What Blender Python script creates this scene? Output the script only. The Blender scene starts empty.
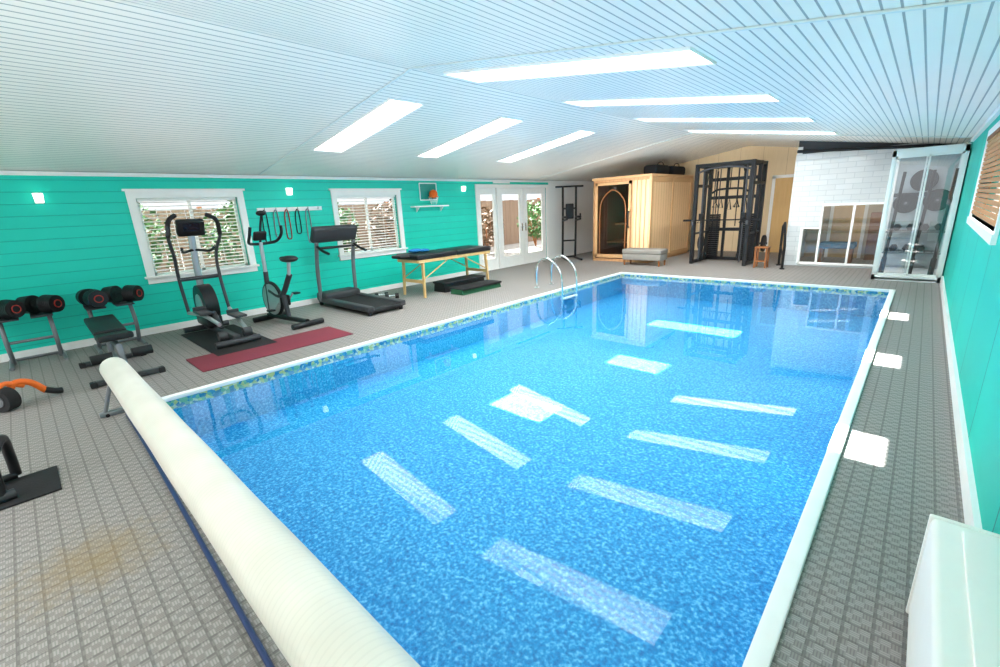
import bpy, bmesh, math, random
from mathutils import Vector, Matrix, Euler
random.seed(7)
C = bpy.context.scene.collection
PI = math.pi
R = math.radians

# ------------------------------------------------------------------ colour and materials
def srgb(r, g, b):
    f = lambda c: (c/255)/12.92 if c/255 <= .04045 else ((c/255+.055)/1.055)**2.4
    return (f(r), f(g), f(b), 1)
def new_mat(name):
    m = bpy.data.materials.new(name); m.use_nodes = True
    return m, m.node_tree, m.node_tree.nodes['Principled BSDF']
def M_(nt, op, a, b=None, c=None):
    n = nt.nodes.new('ShaderNodeMath'); n.operation = op
    for i, v in enumerate((a, b, c)):
        if v is None: continue
        if isinstance(v, (int, float)): n.inputs[i].default_value = v
        else: nt.links.new(v, n.inputs[i])
    return n.outputs[0]
def mixc(nt, f, a, b):
    n = nt.nodes.new('ShaderNodeMix'); n.data_type = 'RGBA'
    for i, v in ((0, f), (6, a), (7, b)):
        if isinstance(v, (int, float, tuple)): n.inputs[i].default_value = v
        else: nt.links.new(v, n.inputs[i])
    return n.outputs[2]
def pos(nt):
    g = nt.nodes.new('ShaderNodeNewGeometry'); s = nt.nodes.new('ShaderNodeSeparateXYZ')
    nt.links.new(g.outputs['Position'], s.inputs[0])
    return g.outputs['Position'], s.outputs[0], s.outputs[1], s.outputs[2]
def noise(nt, vec, scale, detail=3, rough=.5):
    n = nt.nodes.new('ShaderNodeTexNoise'); n.inputs['Scale'].default_value = scale
    n.inputs['Detail'].default_value = detail; n.inputs['Roughness'].default_value = rough
    if vec is not None: nt.links.new(vec, n.inputs['Vector'])
    return n.outputs['Fac']
def bump(nt, b, h, strength=.3, dist=.01):
    n = nt.nodes.new('ShaderNodeBump'); n.inputs['Strength'].default_value = strength
    n.inputs['Distance'].default_value = dist
    nt.links.new(h, n.inputs['Height']); nt.links.new(n.outputs[0], b.inputs['Normal'])
def mat(name, col, rough=.5, metal=0.0, var=.06, scale=10, bmp=0.0, emit=0):
    m, nt, b = new_mat(name)
    tc = nt.nodes.new('ShaderNodeTexCoord')
    f = noise(nt, tc.outputs['Object'], scale)
    c = srgb(*col)[:3]
    lo = tuple(x*(1-2*var) for x in c)+(1,); hi = tuple(min(1, x*(1+2*var)) for x in c)+(1,)
    nt.links.new(mixc(nt, f, lo, hi), b.inputs['Base Color'])
    b.inputs['Roughness'].default_value = rough; b.inputs['Metallic'].default_value = metal
    if bmp: bump(nt, b, f, bmp, .005)
    if emit:
        b.inputs['Emission Color'].default_value = srgb(*col); b.inputs['Emission Strength'].default_value = emit
    return m
def lines(nt, coord, period, w):
    return M_(nt, 'LESS_THAN', M_(nt, 'FRACT', M_(nt, 'DIVIDE', coord, period)), w)
def board_mat(name, col, axis, period, w, linecol, rough=.5, var=.05, split=None, obj=False, bstr=.5):
    m, nt, b = new_mat(name)
    p, x, y, z = pos(nt)
    ln = lines(nt, (x, y, z)[axis], period, w)
    c = srgb(*col)[:3]
    nz = noise(nt, p, 2.5, 4)
    base = mixc(nt, nz, tuple(v*(1-2*var) for v in c)+(1,), tuple(min(1, v*(1+2*var)) for v in c)+(1,))
    if split:
        base = mixc(nt, M_(nt, 'GREATER_THAN', y, split[0]), base, srgb(*split[1]))
        ln = M_(nt, 'MULTIPLY', ln, M_(nt, 'LESS_THAN', y, split[0]))
    nt.links.new(mixc(nt, ln, base, srgb(*linecol)), b.inputs['Base Color'])
    b.inputs['Roughness'].default_value = rough
    bump(nt, b, M_(nt, 'SUBTRACT', 1.0, ln), bstr, .006)
    return m
def wood_mat(name, c1, c2, axis=2, period=.11, line=(90, 60, 30), rough=.5, w=.05):
    m, nt, b = new_mat(name)
    p, x, y, z = pos(nt)
    mp = nt.nodes.new('ShaderNodeMapping')
    sc = [14, 14, 14]; sc[2 if axis != 2 else 0] = 1.2
    if axis == 2: sc = [1.2, 1.2, 14]
    mp.inputs['Scale'].default_value = sc
    nt.links.new(p, mp.inputs[0])
    f = noise(nt, mp.outputs[0], 1.6, 4, .6)
    base = mixc(nt, f, srgb(*c1), srgb(*c2))
    if period:
        q = M_(nt, 'ADD', x, y) if axis != 2 else z
        base = mixc(nt, lines(nt, q, period, w), base, srgb(*line))
    nt.links.new(base, b.inputs['Base Color']); b.inputs['Roughness'].default_value = rough
    return m
def glass_mat(name, tint=(1, 1, 1, 1), f0=.04, rough=.01):
    # thin clear sheet: transparent with a Schlick reflection, the same from both sides
    m, nt, b = new_mat(name); nt.nodes.remove(b)
    o = nt.nodes['Material Output']
    t = nt.nodes.new('ShaderNodeBsdfTransparent'); t.inputs[0].default_value = tint
    g = nt.nodes.new('ShaderNodeBsdfGlossy'); g.inputs['Roughness'].default_value = rough
    geo = nt.nodes.new('ShaderNodeNewGeometry')
    d = nt.nodes.new('ShaderNodeVectorMath'); d.operation = 'DOT_PRODUCT'
    nt.links.new(geo.outputs['Incoming'], d.inputs[0]); nt.links.new(geo.outputs['Normal'], d.inputs[1])
    c = M_(nt, 'SUBTRACT', 1.0, M_(nt, 'ABSOLUTE', d.outputs['Value']))
    f = M_(nt, 'ADD', M_(nt, 'MULTIPLY', M_(nt, 'POWER', c, 5.0), 1-f0), f0)
    mx = nt.nodes.new('ShaderNodeMixShader')
    nt.links.new(f, mx.inputs[0]); nt.links.new(t.outputs[0], mx.inputs[1]); nt.links.new(g.outputs[0], mx.inputs[2])
    nt.links.new(mx.outputs[0], o.inputs[0])
    return m

MT = {}
MT['black'] = mat('black_plastic', (22, 23, 26), .4)
MT['rubber'] = mat('black_rubber', (34, 34, 36), .85, bmp=.3, scale=60)
MT['pad'] = mat('black_vinyl', (26, 26, 29), .45, bmp=.2, scale=25)
MT['dgrey'] = mat('dark_grey_plastic', (58, 60, 64), .45)
MT['grey'] = mat('grey_metal_paint', (120, 124, 128), .4, .3)
MT['silver'] = mat('silver_paint', (190, 194, 198), .3, .6)
MT['chrome'] = mat('chrome', (235, 238, 240), .08, 1.0)
MT['white'] = mat('white_paint', (245, 245, 242), .6, var=.02)
MT['heater'] = mat('warm_white_enamel', (252, 247, 240), .9, var=.01)
MT['seam'] = mat('seam_strip', (222, 230, 228), .5, var=.02)
MT['red'] = mat('red_plastic', (170, 44, 34), .4)
MT['orange'] = mat('orange_plastic', (235, 110, 30), .45)
MT['blue'] = mat('blue_plastic', (28, 52, 96), .45)
MT['maroon'] = mat('maroon_mat', (124, 48, 62), .85, bmp=.4, scale=80)
MT['fabric'] = mat('grey_fabric', (128, 124, 118), .9, bmp=.5, scale=90)
MT['seat_blue'] = mat('blue_grey_fabric', (86, 110, 130), .9, bmp=.5, scale=90)
MT['bagblack'] = mat('black_bag_fabric', (28, 29, 33), .85, bmp=.4, scale=40)
MT['screen'] = mat('dark_screen', (20, 32, 40), .12)
MT['cab_back'] = mat('cabinet_back_panel', (170, 180, 184), .3)
MT['hoop_board'] = mat('teal_backboard', (28, 150, 138), .3)
MT['woodleg'] = wood_mat('beech_leg_wood', (205, 165, 105), (225, 190, 135), 0, 0)
MT['sauna_front'] = wood_mat('sauna_front_wood', (172, 126, 84), (200, 156, 112), 0, .12, (126, 90, 60))
MT['sauna_side'] = wood_mat('sauna_side_wood', (212, 174, 130), (230, 196, 154), 0, .16, (160, 122, 84), w=.07)
MT['sauna_trim'] = wood_mat('sauna_trim_wood', (184, 142, 98), (200, 160, 116), 0, 0)
MT['farwood'] = wood_mat('tan_panel_wood', (220, 196, 156), (238, 216, 180), 0, .6, (190, 162, 122), w=.015)
MT['brown'] = wood_mat('brown_wood', (120, 72, 36), (150, 96, 52), 0, 0)
MT['fence'] = wood_mat('fence_wood', (92, 74, 60), (128, 104, 84), 0, .16, (50, 38, 30))
MT['backroom'] = mat('back_room_wall_paint', (196, 178, 150), .8)
MT['gap_shade'] = mat('recess_shade', (62, 64, 68), .8)
MT['band_dark'] = mat('band_dark', (40, 40, 44), .7)
MT['band_red'] = mat('band_red', (170, 40, 40), .7)
MT['band_grey'] = mat('band_grey', (140, 142, 146), .7)
MT['teal_towel'] = mat('blue_towel', (30, 110, 170), .9, bmp=.5, scale=60)
MT['green'] = mat('dark_green_rubber', (40, 96, 66), .8)
MT['leaf_g'] = mat('leaf_green', (50, 88, 36), .8, var=.3, scale=6)
MT['leaf_o'] = mat('leaf_brown', (84, 64, 42), .8, var=.3, scale=6)
MT['patio'] = mat('patio_stone', (84, 80, 74), .9, var=.12, scale=2)
MT['lamp'] = mat('lamp_diffuser', (255, 250, 240), .4, emit=3)
MT['steel'] = mat('dark_steel', (30, 31, 34), .35, .4)
MT['wall_left'] = board_mat('teal_boards', (20, 209, 187), 2, .148, .05, (8, 168, 149), .45, .03, split=(11.3, (242, 243, 241)))
MT['wall_right'] = board_mat('teal_panels_right', (17, 193, 174), 1, 1.22, .014, (5, 130, 118), .65, .03)
MT['ceil'] = board_mat('ceiling_slats', (243, 242, 235), 0, .076, .15, (160, 170, 171), .4, .015, bstr=.6)
MT['bamboo'] = mat('bamboo_slats', (190, 142, 98), .7, var=.12, scale=14)
MT['glass'] = glass_mat('window_glass')
MT['doorglass'] = glass_mat('smoked_glass', (.32, .26, .22, 1), .05)
MT['innerglass'] = glass_mat('inner_glass', (.85, .85, .83, 1), .16)
MT['mirrorglass'] = glass_mat('reflective_glass', (.9, .93, .95, 1), .18)
MT['water'] = glass_mat('pool_water', (.89, .985, 1, 1), .03, 0.0)
# block wall
m, nt, b = new_mat('pale_block_wall')
p, x, y, z = pos(nt)
cb = nt.nodes.new('ShaderNodeCombineXYZ'); nt.links.new(x, cb.inputs[0]); nt.links.new(z, cb.inputs[1])
br = nt.nodes.new('ShaderNodeTexBrick'); nt.links.new(cb.outputs[0], br.inputs['Vector'])
br.inputs['Scale'].default_value = 1.0; br.inputs['Brick Width'].default_value = .3; br.inputs['Row Height'].default_value = .11; br.inputs['Mortar Size'].default_value = .006
br.inputs['Color1'].default_value = srgb(196, 199, 199); br.inputs['Color2'].default_value = srgb(188, 192, 192); br.inputs['Mortar'].default_value = srgb(172, 177, 179)
nt.links.new(br.outputs[0], b.inputs['Base Color']); b.inputs['Roughness'].default_value = .6; MT['partition'] = m
# skylight shaft lining with added glow, striped to brighten the water reflections
m, nt, b = new_mat('shaft_added_glow')
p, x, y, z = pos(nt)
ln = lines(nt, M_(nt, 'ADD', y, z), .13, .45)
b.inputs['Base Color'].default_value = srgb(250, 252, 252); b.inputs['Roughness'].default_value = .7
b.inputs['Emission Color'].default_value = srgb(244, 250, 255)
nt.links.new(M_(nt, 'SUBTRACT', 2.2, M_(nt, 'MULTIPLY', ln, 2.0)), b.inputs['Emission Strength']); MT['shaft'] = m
# cover
m, nt, b = new_mat('solar_cover')
p, x, y, z = pos(nt)
ln = lines(nt, x, .025, .25)
nz = noise(nt, p, 5, 3)
nt.links.new(mixc(nt, M_(nt, 'MULTIPLY', ln, .12), mixc(nt, nz, srgb(220, 214, 202), srgb(238, 233, 223)), srgb(184, 180, 170)), b.inputs['Base Color'])
b.inputs['Roughness'].default_value = .4; bump(nt, b, nz, .15, .015); MT['cover'] = m
# deck
m, nt, b = new_mat('deck_matting')
p, x, y, z = pos(nt)
cx = M_(nt, 'FLOOR', M_(nt, 'MULTIPLY', x, 34.0)); cy = M_(nt, 'FLOOR', M_(nt, 'MULTIPLY', y, 34.0))
par = M_(nt, 'PINGPONG', M_(nt, 'ADD', cx, cy), 1.0)
rx_ = lines(nt, x, .0098, .4); ry_ = lines(nt, y, .0098, .4)
rib = M_(nt, 'ADD', M_(nt, 'MULTIPLY', rx_, par), M_(nt, 'MULTIPLY', ry_, M_(nt, 'SUBTRACT', 1.0, par)))
nz = noise(nt, p, .9, 4)
nf = noise(nt, p, 60, 2)
col = mixc(nt, par, srgb(163, 158, 153), srgb(138, 133, 129))
col = mixc(nt, M_(nt, 'MULTIPLY', nz, .28), col, srgb(163, 158, 153))
col = mixc(nt, M_(nt, 'MULTIPLY', rib, .38), col, srgb(84, 81, 79))
col = mixc(nt, M_(nt, 'MULTIPLY', nf, .22), col, srgb(114, 109, 105))
lat = M_(nt, 'MAXIMUM', lines(nt, x, .0882, .12), lines(nt, y, .0882, .12))
col = mixc(nt, M_(nt, 'MULTIPLY', lat, .5), col, srgb(82, 79, 77))
d = nt.nodes.new('ShaderNodeVectorMath'); d.operation = 'DISTANCE'; nt.links.new(p, d.inputs[0]); d.inputs[1].default_value = (-2.8, -.08, 0)
mr = nt.nodes.new('ShaderNodeMapRange'); mr.inputs[1].default_value = .76; mr.inputs[2].default_value = .44; mr.inputs[3].default_value = 0; mr.inputs[4].default_value = .5
nt.links.new(M_(nt, 'ADD', d.outputs['Value'], M_(nt, 'MULTIPLY', noise(nt, p, 9, 6, .8), .85)), mr.inputs[0])
col = mixc(nt, mr.outputs[0], col, srgb(140, 114, 58))
nt.links.new(col, b.inputs['Base Color']); b.inputs['Roughness'].default_value = .65
bump(nt, b, M_(nt, 'SUBTRACT', 1.0, rib), .2, .003); MT['deck'] = m
# liner
def liner(name, c1, c2, c3):
    m, nt, b = new_mat(name)
    p, x, y, z = pos(nt)
    f1 = noise(nt, p, 44, 4, .68)
    cr = nt.nodes.new('ShaderNodeValToRGB'); nt.links.new(f1, cr.inputs[0])
    e = cr.color_ramp.elements
    e[0].position = .36; e[0].color = srgb(*c1)
    e[1].position = .68; e[1].color = srgb(*c3)
    k = e.new(.52); k.color = srgb(*c2)
    nt.links.new(cr.outputs[0], b.inputs['Base Color']); b.inputs['Roughness'].default_value = .6
    return m
MT['liner'] = liner('pool_liner', (4, 114, 184), (22, 156, 216), (140, 217, 244))
MT['liner_side'] = liner('pool_liner_side_lightened', (36, 140, 194), (62, 174, 219), (146, 216, 241))  # liner copy, colour lightened to offset the shade on the pool sides
# mosaic border
m, nt, b = new_mat('mosaic_border')
p, x, y, z = pos(nt)
vo = nt.nodes.new('ShaderNodeTexVoronoi'); vo.inputs['Scale'].default_value = 30; nt.links.new(p, vo.inputs['Vector'])
cr = nt.nodes.new('ShaderNodeValToRGB'); sp = nt.nodes.new('ShaderNodeSeparateColor'); nt.links.new(vo.outputs['Color'], sp.inputs[0]); nt.links.new(sp.outputs[0], cr.inputs[0])
cr.color_ramp.interpolation = 'CONSTANT'
e = cr.color_ramp.elements; e[0].color = srgb(50, 136, 176); e[1].position = .26; e[1].color = srgb(130, 190, 156)
for pp, cc in ((.46, (206, 206, 134)), (.64, (78, 158, 190)), (.84, (218, 224, 194))):
    k = e.new(pp); k.color = srgb(*cc)
nt.links.new(cr.outputs[0], b.inputs['Base Color']); b.inputs['Roughness'].default_value = .3; MT['mosaic'] = m

# ------------------------------------------------------------------ mesh builder
class MB:
    def __init__(s): s.bm = bmesh.new()
    def box(s, c, d, rot=(0, 0, 0), bev=0):
        vs = bmesh.ops.create_cube(s.bm, size=1)['verts']
        T = Matrix.Translation(c) @ Euler(rot).to_matrix().to_4x4() @ Matrix.Diagonal((d[0], d[1], d[2], 1))
        for v in vs: v.co = T @ v.co
        if bev:
            es = list({e for v in vs for e in v.link_edges})
            bmesh.ops.bevel(s.bm, geom=es, offset=bev, segments=3, affect='EDGES', profile=.5, clamp_overlap=True)
        return s
    def span(s, a, b, bev=0):
        return s.box([(a[i]+b[i])/2 for i in range(3)], [abs(b[i]-a[i]) for i in range(3)], bev=bev)
    def cyl(s, a, b, r, r2=None, seg=16):
        a = Vector(a); b = Vector(b); d = b-a
        vs = bmesh.ops.create_cone(s.bm, cap_ends=True, segments=seg, radius1=r, radius2=r if r2 is None else r2, depth=d.length)['verts']
        T = Matrix.Translation((a+b)/2) @ Vector((0, 0, 1)).rotation_difference(d).to_matrix().to_4x4()
        for v in vs: v.co = T @ v.co
        return s
    def sph(s, c, r, sc=(1, 1, 1), u=18, v=12):
        vs = bmesh.ops.create_uvsphere(s.bm, u_segments=u, v_segments=v, radius=r)['verts']
        for q in vs: q.co = Vector((q.co.x*sc[0]+c[0], q.co.y*sc[1]+c[1], q.co.z*sc[2]+c[2]))
        return s
    def tube(s, pts, r, seg=10, sm=0, closed=False):
        P = [Vector(p) for p in pts]
        if sm:
            Q = []; n = len(P)
            for i in range(n if closed else n-1):
                p0 = P[(i-1) % n] if closed or i > 0 else P[0]*2-P[1]
                p1 = P[i]; p2 = P[(i+1) % n]
                p3 = P[(i+2) % n] if closed or i+2 < n else P[-1]*2-P[-2]
                for k in range(sm):
                    t = k/sm
                    Q.append(.5*((2*p1)+(p2-p0)*t+(2*p0-5*p1+4*p2-p3)*t*t+(3*p1-p0-3*p2+p3)*t**3))
            if not closed: Q.append(P[-1])
            P = Q
        n = len(P); rings = []; nr = None
        for i, p in enumerate(P):
            t = (P[(i+1) % n]-P[i-1]) if closed else P[min(i+1, n-1)]-P[max(i-1, 0)]
            t = t.normalized()
            if nr is None:
                a = Vector((0, 0, 1)) if abs(t.z) < .9 else Vector((1, 0, 0)); nr = (a-t*a.dot(t)).normalized()
            else: nr = (nr-t*nr.dot(t)).normalized()
            bb = t.cross(nr)
            rings.append([s.bm.verts.new(p+r*(nr*math.cos(2*PI*k/seg)+bb*math.sin(2*PI*k/seg))) for k in range(seg)])
        for i in range(n if closed else n-1):
            A = rings[i]; B = rings[(i+1) % n]
            for k in range(seg): s.bm.faces.new((A[k], A[(k+1) % seg], B[(k+1) % seg], B[k]))
        if not closed:
            s.bm.faces.new(rings[0][::-1]); s.bm.faces.new(rings[-1])
        return s
    def ring(s, c, axis, r, t, seg=28):
        ax = Vector(axis).normalized(); a = ax.orthogonal().normalized(); b = ax.cross(a); c = Vector(c)
        return s.tube([c+r*(a*math.cos(2*PI*k/seg)+b*math.sin(2*PI*k/seg)) for k in range(seg)], t, 8, 0, True)
    def quad(s, *p):
        s.bm.faces.new([s.bm.verts.new(q) for q in p]); return s
    def plate(s, pts, off):
        off = Vector(off)
        A = [s.bm.verts.new(p) for p in pts]; B = [s.bm.verts.new(Vector(p)+off) for p in pts]
        n = len(pts); s.bm.faces.new(A[::-1]); s.bm.faces.new(B)
        for i in range(n): s.bm.faces.new((A[i], A[(i+1) % n], B[(i+1) % n], B[i]))
        return s
    def build(s, name, m, parent=None, norm=True):
        if norm: bmesh.ops.recalc_face_normals(s.bm, faces=s.bm.faces[:])
        me = bpy.data.meshes.new(name); s.bm.to_mesh(me); s.bm.free()
        me.polygons.foreach_set('use_smooth', [True]*len(me.polygons)); me.set_sharp_from_angle(angle=R(38))
        me.materials.append(MT[m] if isinstance(m, str) else m)
        o = bpy.data.objects.new(name, me); C.objects.link(o)
        if parent: o.parent = parent
        return o
def thing(name, label, cat, loc=(0, 0, 0), rz=0, group=None):
    o = bpy.data.objects.new(name, None); C.objects.link(o); o.empty_display_size = .1
    o.location = loc; o.rotation_euler = (0, 0, rz); tag(o, label, cat, group); return o
def tag(o, label, cat, group=None):
    o['label'] = label; o['category'] = cat
    if group: o['group'] = group
    return o
def struct(o): o['kind'] = 'structure'; return o
def dup(root, loc, rz, label, group=None):
    r = root.copy(); C.objects.link(r); r.location = loc; r.rotation_euler = (0, 0, rz); r['label'] = label
    if group: r['group'] = group
    for ch in list(root.children):
        c = ch.copy(); C.objects.link(c); c.parent = r
        for g2 in ch.children:
            d2 = g2.copy(); C.objects.link(d2); d2.parent = c
    return r
def cells(a0, a1, b0, b1, holes, extra=()):
    A = sorted({a0, a1, *extra, *[h[0] for h in holes], *[h[1] for h in holes]}); B = sorted({b0, b1, *[h[2] for h in holes], *[h[3] for h in holes]})
    for i in range(len(A)-1):
        for j in range(len(B)-1):
            ca = (A[i]+A[i+1])/2; cb = (B[j]+B[j+1])/2
            if any(h[0] < ca < h[1] and h[2] < cb < h[3] for h in holes): continue
            yield A[i], A[i+1], B[j], B[j+1]

# ------------------------------------------------------------------ setting
XL, XR, YB, YF = -8.4, .4, -3.0, 15.0
PX0, PX1, PY0, PY1 = -5.02, -.22, .62, 9.58
zc = lambda x: 2.99-.15*abs(x+4.0)
fl = MB()
for a, b_, c, d in cells(XL, XR, YB, YF, [(PX0, PX1, PY0, PY1)]): fl.quad((a, c, 0), (b_, c, 0), (b_, d, 0), (a, d, 0))
struct(fl.build('floor', 'deck'))
# left wall
W1 = (1.38, 2.72, .85, 1.98); W2 = (4.47, 5.85, .85, 1.98); D1 = (8.32, 11.17, 0, 2.12)
w = MB()
for a, b_, c, d in cells(YB, YF, 0, 2.335, [W1, W2, D1]): w.span((XL-.14, a, c), (XL, b_, d))
struct(w.build('wall_left', 'wall_left'))
W3 = (4.75, 7.5, 1.26, 2.1)
w = MB()
for a, b_, c, d in cells(YB, YF, 0, 2.335, [W3]): w.span((XR, a, c), (XR+.14, b_, d))
struct(w.build('wall_right', 'wall_right'))
w = MB(); w.plate([(XL, YF, 0), (XR, YF, 0), (XR, YF, 2.33), (-4, YF, 2.99), (XL, YF, 2.33)], (0, .14, 0))
struct(w.build('wall_far', 'farwood'))
w = MB()
PWS = [(-1.66, -.6, .06, 1.34), (-2.0, -1.66, .06, .84)]
for a, b_, c, d in cells(-2.29, XR, 0, 2.44, PWS):
    w.span((a, 12.3, c), (b_, 12.4, min(d, 2.44)))
w.span((-2.29, 12.4, 0), (-2.2, YF, 2.6))
struct(w.build('wall_partition', 'partition'))
w = MB(); w.plate([(-2.29, 12.42, 2.4), (XR, 12.42, 2.2), (XR, 12.42, zc(XR)), (-2.29, 12.42, zc(-2.29))], (0, .04, 0)); struct(w.build('gap_shade_panel', 'gap_shade'))  # dark panel across the gap, the gap's shade put into its colour
w = MB(); w.cyl((-2.27, 12.25, 2.5), (.38, 12.25, 2.34), .03); struct(w.build('trim_1', 'black'))
# ceiling
SKL = [(-6.8, -4.72, y0, y0+.48) for y0 in (3.36, 5.26, 7.36)]
SKR = [(-3.84, -1.33, y0, y0+.50) for y0 in (3.42, 5.5, 7.62, 9.8)]
w = MB()
for a, b_, c, d in cells(XL-.0, XR, YB, YF, SKL+SKR, (-4.0,)):
    w.quad((a, c, zc(a)), (a, d, zc(a)), (b_, d, zc(b_)), (b_, c, zc(b_)))
struct(w.build('ceiling', 'ceil', norm=False))
w = MB()
for y in (3.12, 10.6):
    for x0, x1 in ((XL, -4.0), (-4.0, XR)):
        w.plate([(x0, y-.016, zc(x0)-.002), (x1, y-.016, zc(x1)-.002), (x1, y+.016, zc(x1)-.002), (x0, y+.016, zc(x0)-.002)], (0, 0, -.01))
struct(w.build('trim_2', 'seam'))
w = MB(); w.box((XL+.02, (YB+YF)/2, 2.30), (.04, YF-YB, .05)); struct(w.build('trim_3', 'white'))
w = MB(); w.box((XR-.02, (YB+10.7)/2, 2.29), (.04, 10.7-YB, .05)); struct(w.build('trim_4', 'white'))
w = MB()
for a, b_ in ((YB, 8.24), (11.25, YF)): w.span((XL, a, 0), (XL+.02, b_, .1))
struct(w.build('baseboard_left', 'white'))
w = MB(); w.span((XR-.025, 2.1, 0), (XR, 10.72, .13)); struct(w.build('baseboard_right', 'white'))
# skylights
area_pos = []
for i, (a, b_, c, d) in enumerate(SKL+SKR):
    gx = (-6.35, -6.0, -6.05)[i] if i < 3 else -3.28
    gh = (.34, .36, .7)[i] if i < 3 else .2
    hole = [(gx-gh, gx+gh, c+.02, d-.02)] if i < 6 else []
    top = zc((a+b_)/2)+.5
    n = 4+i
    w = MB(); za, zb = zc(a), zc(b_)
    w.quad((a, c, za), (a, d, za), (a, d, top), (a, c, top)); w.quad((b_, c, zb), (b_, d, zb), (b_, d, top), (b_, c, top))
    w.quad((a, c, za), (b_, c, zb), (b_, c, top), (a, c, top)); w.quad((a, d, za), (b_, d, zb), (b_, d, top), (a, d, top))
    for e0, e1, f0, f1 in cells(a, b_, c, d, hole): w.quad((e0, f0, top), (e1, f0, top), (e1, f1, top), (e0, f1, top))
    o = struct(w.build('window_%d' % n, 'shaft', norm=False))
    if hole:
        w = MB(); w.quad((gx-gh, c+.02, top+.02), (gx+gh, c+.02, top+.02), (gx+gh, d-.02, top+.02), (gx-gh, d-.02, top+.02)); w.build('pane', 'glass', o)
    w = MB()
    P4 = [(a, c), (b_, c), (b_, d), (a, d)]
    w.tube([(x, y, zc(x)-.004) for x, y in P4]+[(P4[0][0], P4[0][1], zc(P4[0][0])-.004)], .018, 6); w.build('frame', 'white', o)
    area_pos.append(((a+b_)/2, (c+d)/2, top-.05, b_-a, d-c))

# windows on the left wall
def left_window(n, Hh, sill=True):
    y0, y1, z0, z1 = Hh
    w = MB(); t = .1
    w.span((XL-.02, y0-t, z1), (XL+.03, y1+t, z1+t)); w.span((XL-.02, y0-t-.03, z1+t), (XL+.05, y1+t+.03, z1+t+.03))
    w.span((XL-.02, y0-t, z0-t), (XL+.03, y1+t, z0)); w.span((XL-.02, y0-t-.03, z0-.02), (XL+.07, y1+t+.03, z0+.012))
    w.span((XL-.02, y0-t, z0), (XL+.03, y0, z1)); w.span((XL-.02, y1, z0), (XL+.03, y1+t, z1))
    o = struct(w.build('window_%d' % n, 'white'))
    w = MB(); x = XL-.09; ym = (y0+y1)/2
    for q in (y0+.02, ym, y1-.02): w.span((x-.02, q-.022, z0), (x+.02, q+.022, z1))
    for q in (z0+.02, z1-.02): w.span((x-.02, y0, q-.022), (x+.02, y1, q+.022))
    w.build('sash', 'white', o)
    w = MB(); w.quad((x, y0+.02, z0+.02), (x, y1-.02, z0+.02), (x, y1-.02, z1-.02), (x, y0+.02, z1-.02)); w.build('pane', 'glass', o)
    return o
left_window(1, W1); left_window(2, W2)
def blind(Hh, drop, label):
    y0, y1, z0, z1 = Hh
    t = thing('window_blind', label, 'blind', (XL-.035, (y0+y1)/2, z1))
    hw = (y1-y0)/2-.015
    w = MB(); w.box((0, 0, -.02), (.04, 2*hw, .04)); w.build('head_rail', 'white', t)
    w = MB(); k = int(drop/.055)
    for i in range(k): w.box((0, 0, -.06-i*.055), (.038, 2*hw, .004), (0, R(18), 0))
    for q in (-.5, .5): w.cyl((0, q*hw, -.03), (0, q*hw, -.06-k*.055), .003, seg=6)
    w.build('slats', 'white', t)
    w = MB(); w.box((0, 0, -.06-k*.055), (.035, 2*hw, .02)); w.build('bottom_rail', 'white', t)
blind(W1, 1.02, 'white slatted blind in the window behind the tall elliptical trainer')
blind(W2, 1.0, 'white slatted blind in the window behind the treadmill')
# french doors
w = MB(); y0, y1, z1 = D1[0], D1[1], D1[3]
w.span((XL-.1, y0-.09, 0), (XL+.03, y0, z1+.09)); w.span((XL-.1, y1, 0), (XL+.03, y1+.09, z1+.09)); w.span((XL-.1, y0, z1), (XL+.03, y1, z1+.09)); w.span((XL-.1, y0, 0), (XL+.02, y1, .03))
w.span((XL-.1, y0+.68, 0), (XL+.03, y0+.76, z1))
dr = struct(w.build('door_1', 'white'))
for k, (a, b_) in enumerate(((y0, y0+.68), (y0+.76, y0+1.805), (y0+1.805, y1))):
    st_ = .1 if k == 0 else .17
    w = MB(); x0, x1 = XL-.06, XL-.015
    w.span((x0, a+.005, .03), (x1, a+st_, z1)); w.span((x0, b_-st_, .03), (x1, b_-.005, z1)); w.span((x0, a+st_, .03), (x1, b_-st_, .3)); w.span((x0, a+st_, z1-.16), (x1, b_-st_, z1))
    lf = w.build('leaf' if k else 'side_light', 'white', dr)
    w = MB(); w.quad((XL-.04, a+st_, .3), (XL-.04, b_-st_, .3), (XL-.04, b_-st_, z1-.16), (XL-.04, a+st_, z1-.16)); w.build('pane', 'glass', lf)
    if k > 0:
        w = MB(); yh = b_-.08 if k == 1 else a+.08; sg = -1 if k == 1 else 1
        w.span((XL-.015, yh-.02, .95), (XL-.005, yh+.02, 1.17)); w.tube([(XL-.01, yh, 1.06), (XL+.04, yh, 1.06), (XL+.04, yh+.1*sg, 1.06)], .009); w.build('handle', 'chrome', lf)
w = MB(); w.span((XL, 8.9, 2.235), (XL+.015, 9.55, 2.3)); tag(w.build('wall_sign', 'white'), 'small white sign strip above the white french doors', 'sign')
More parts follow.
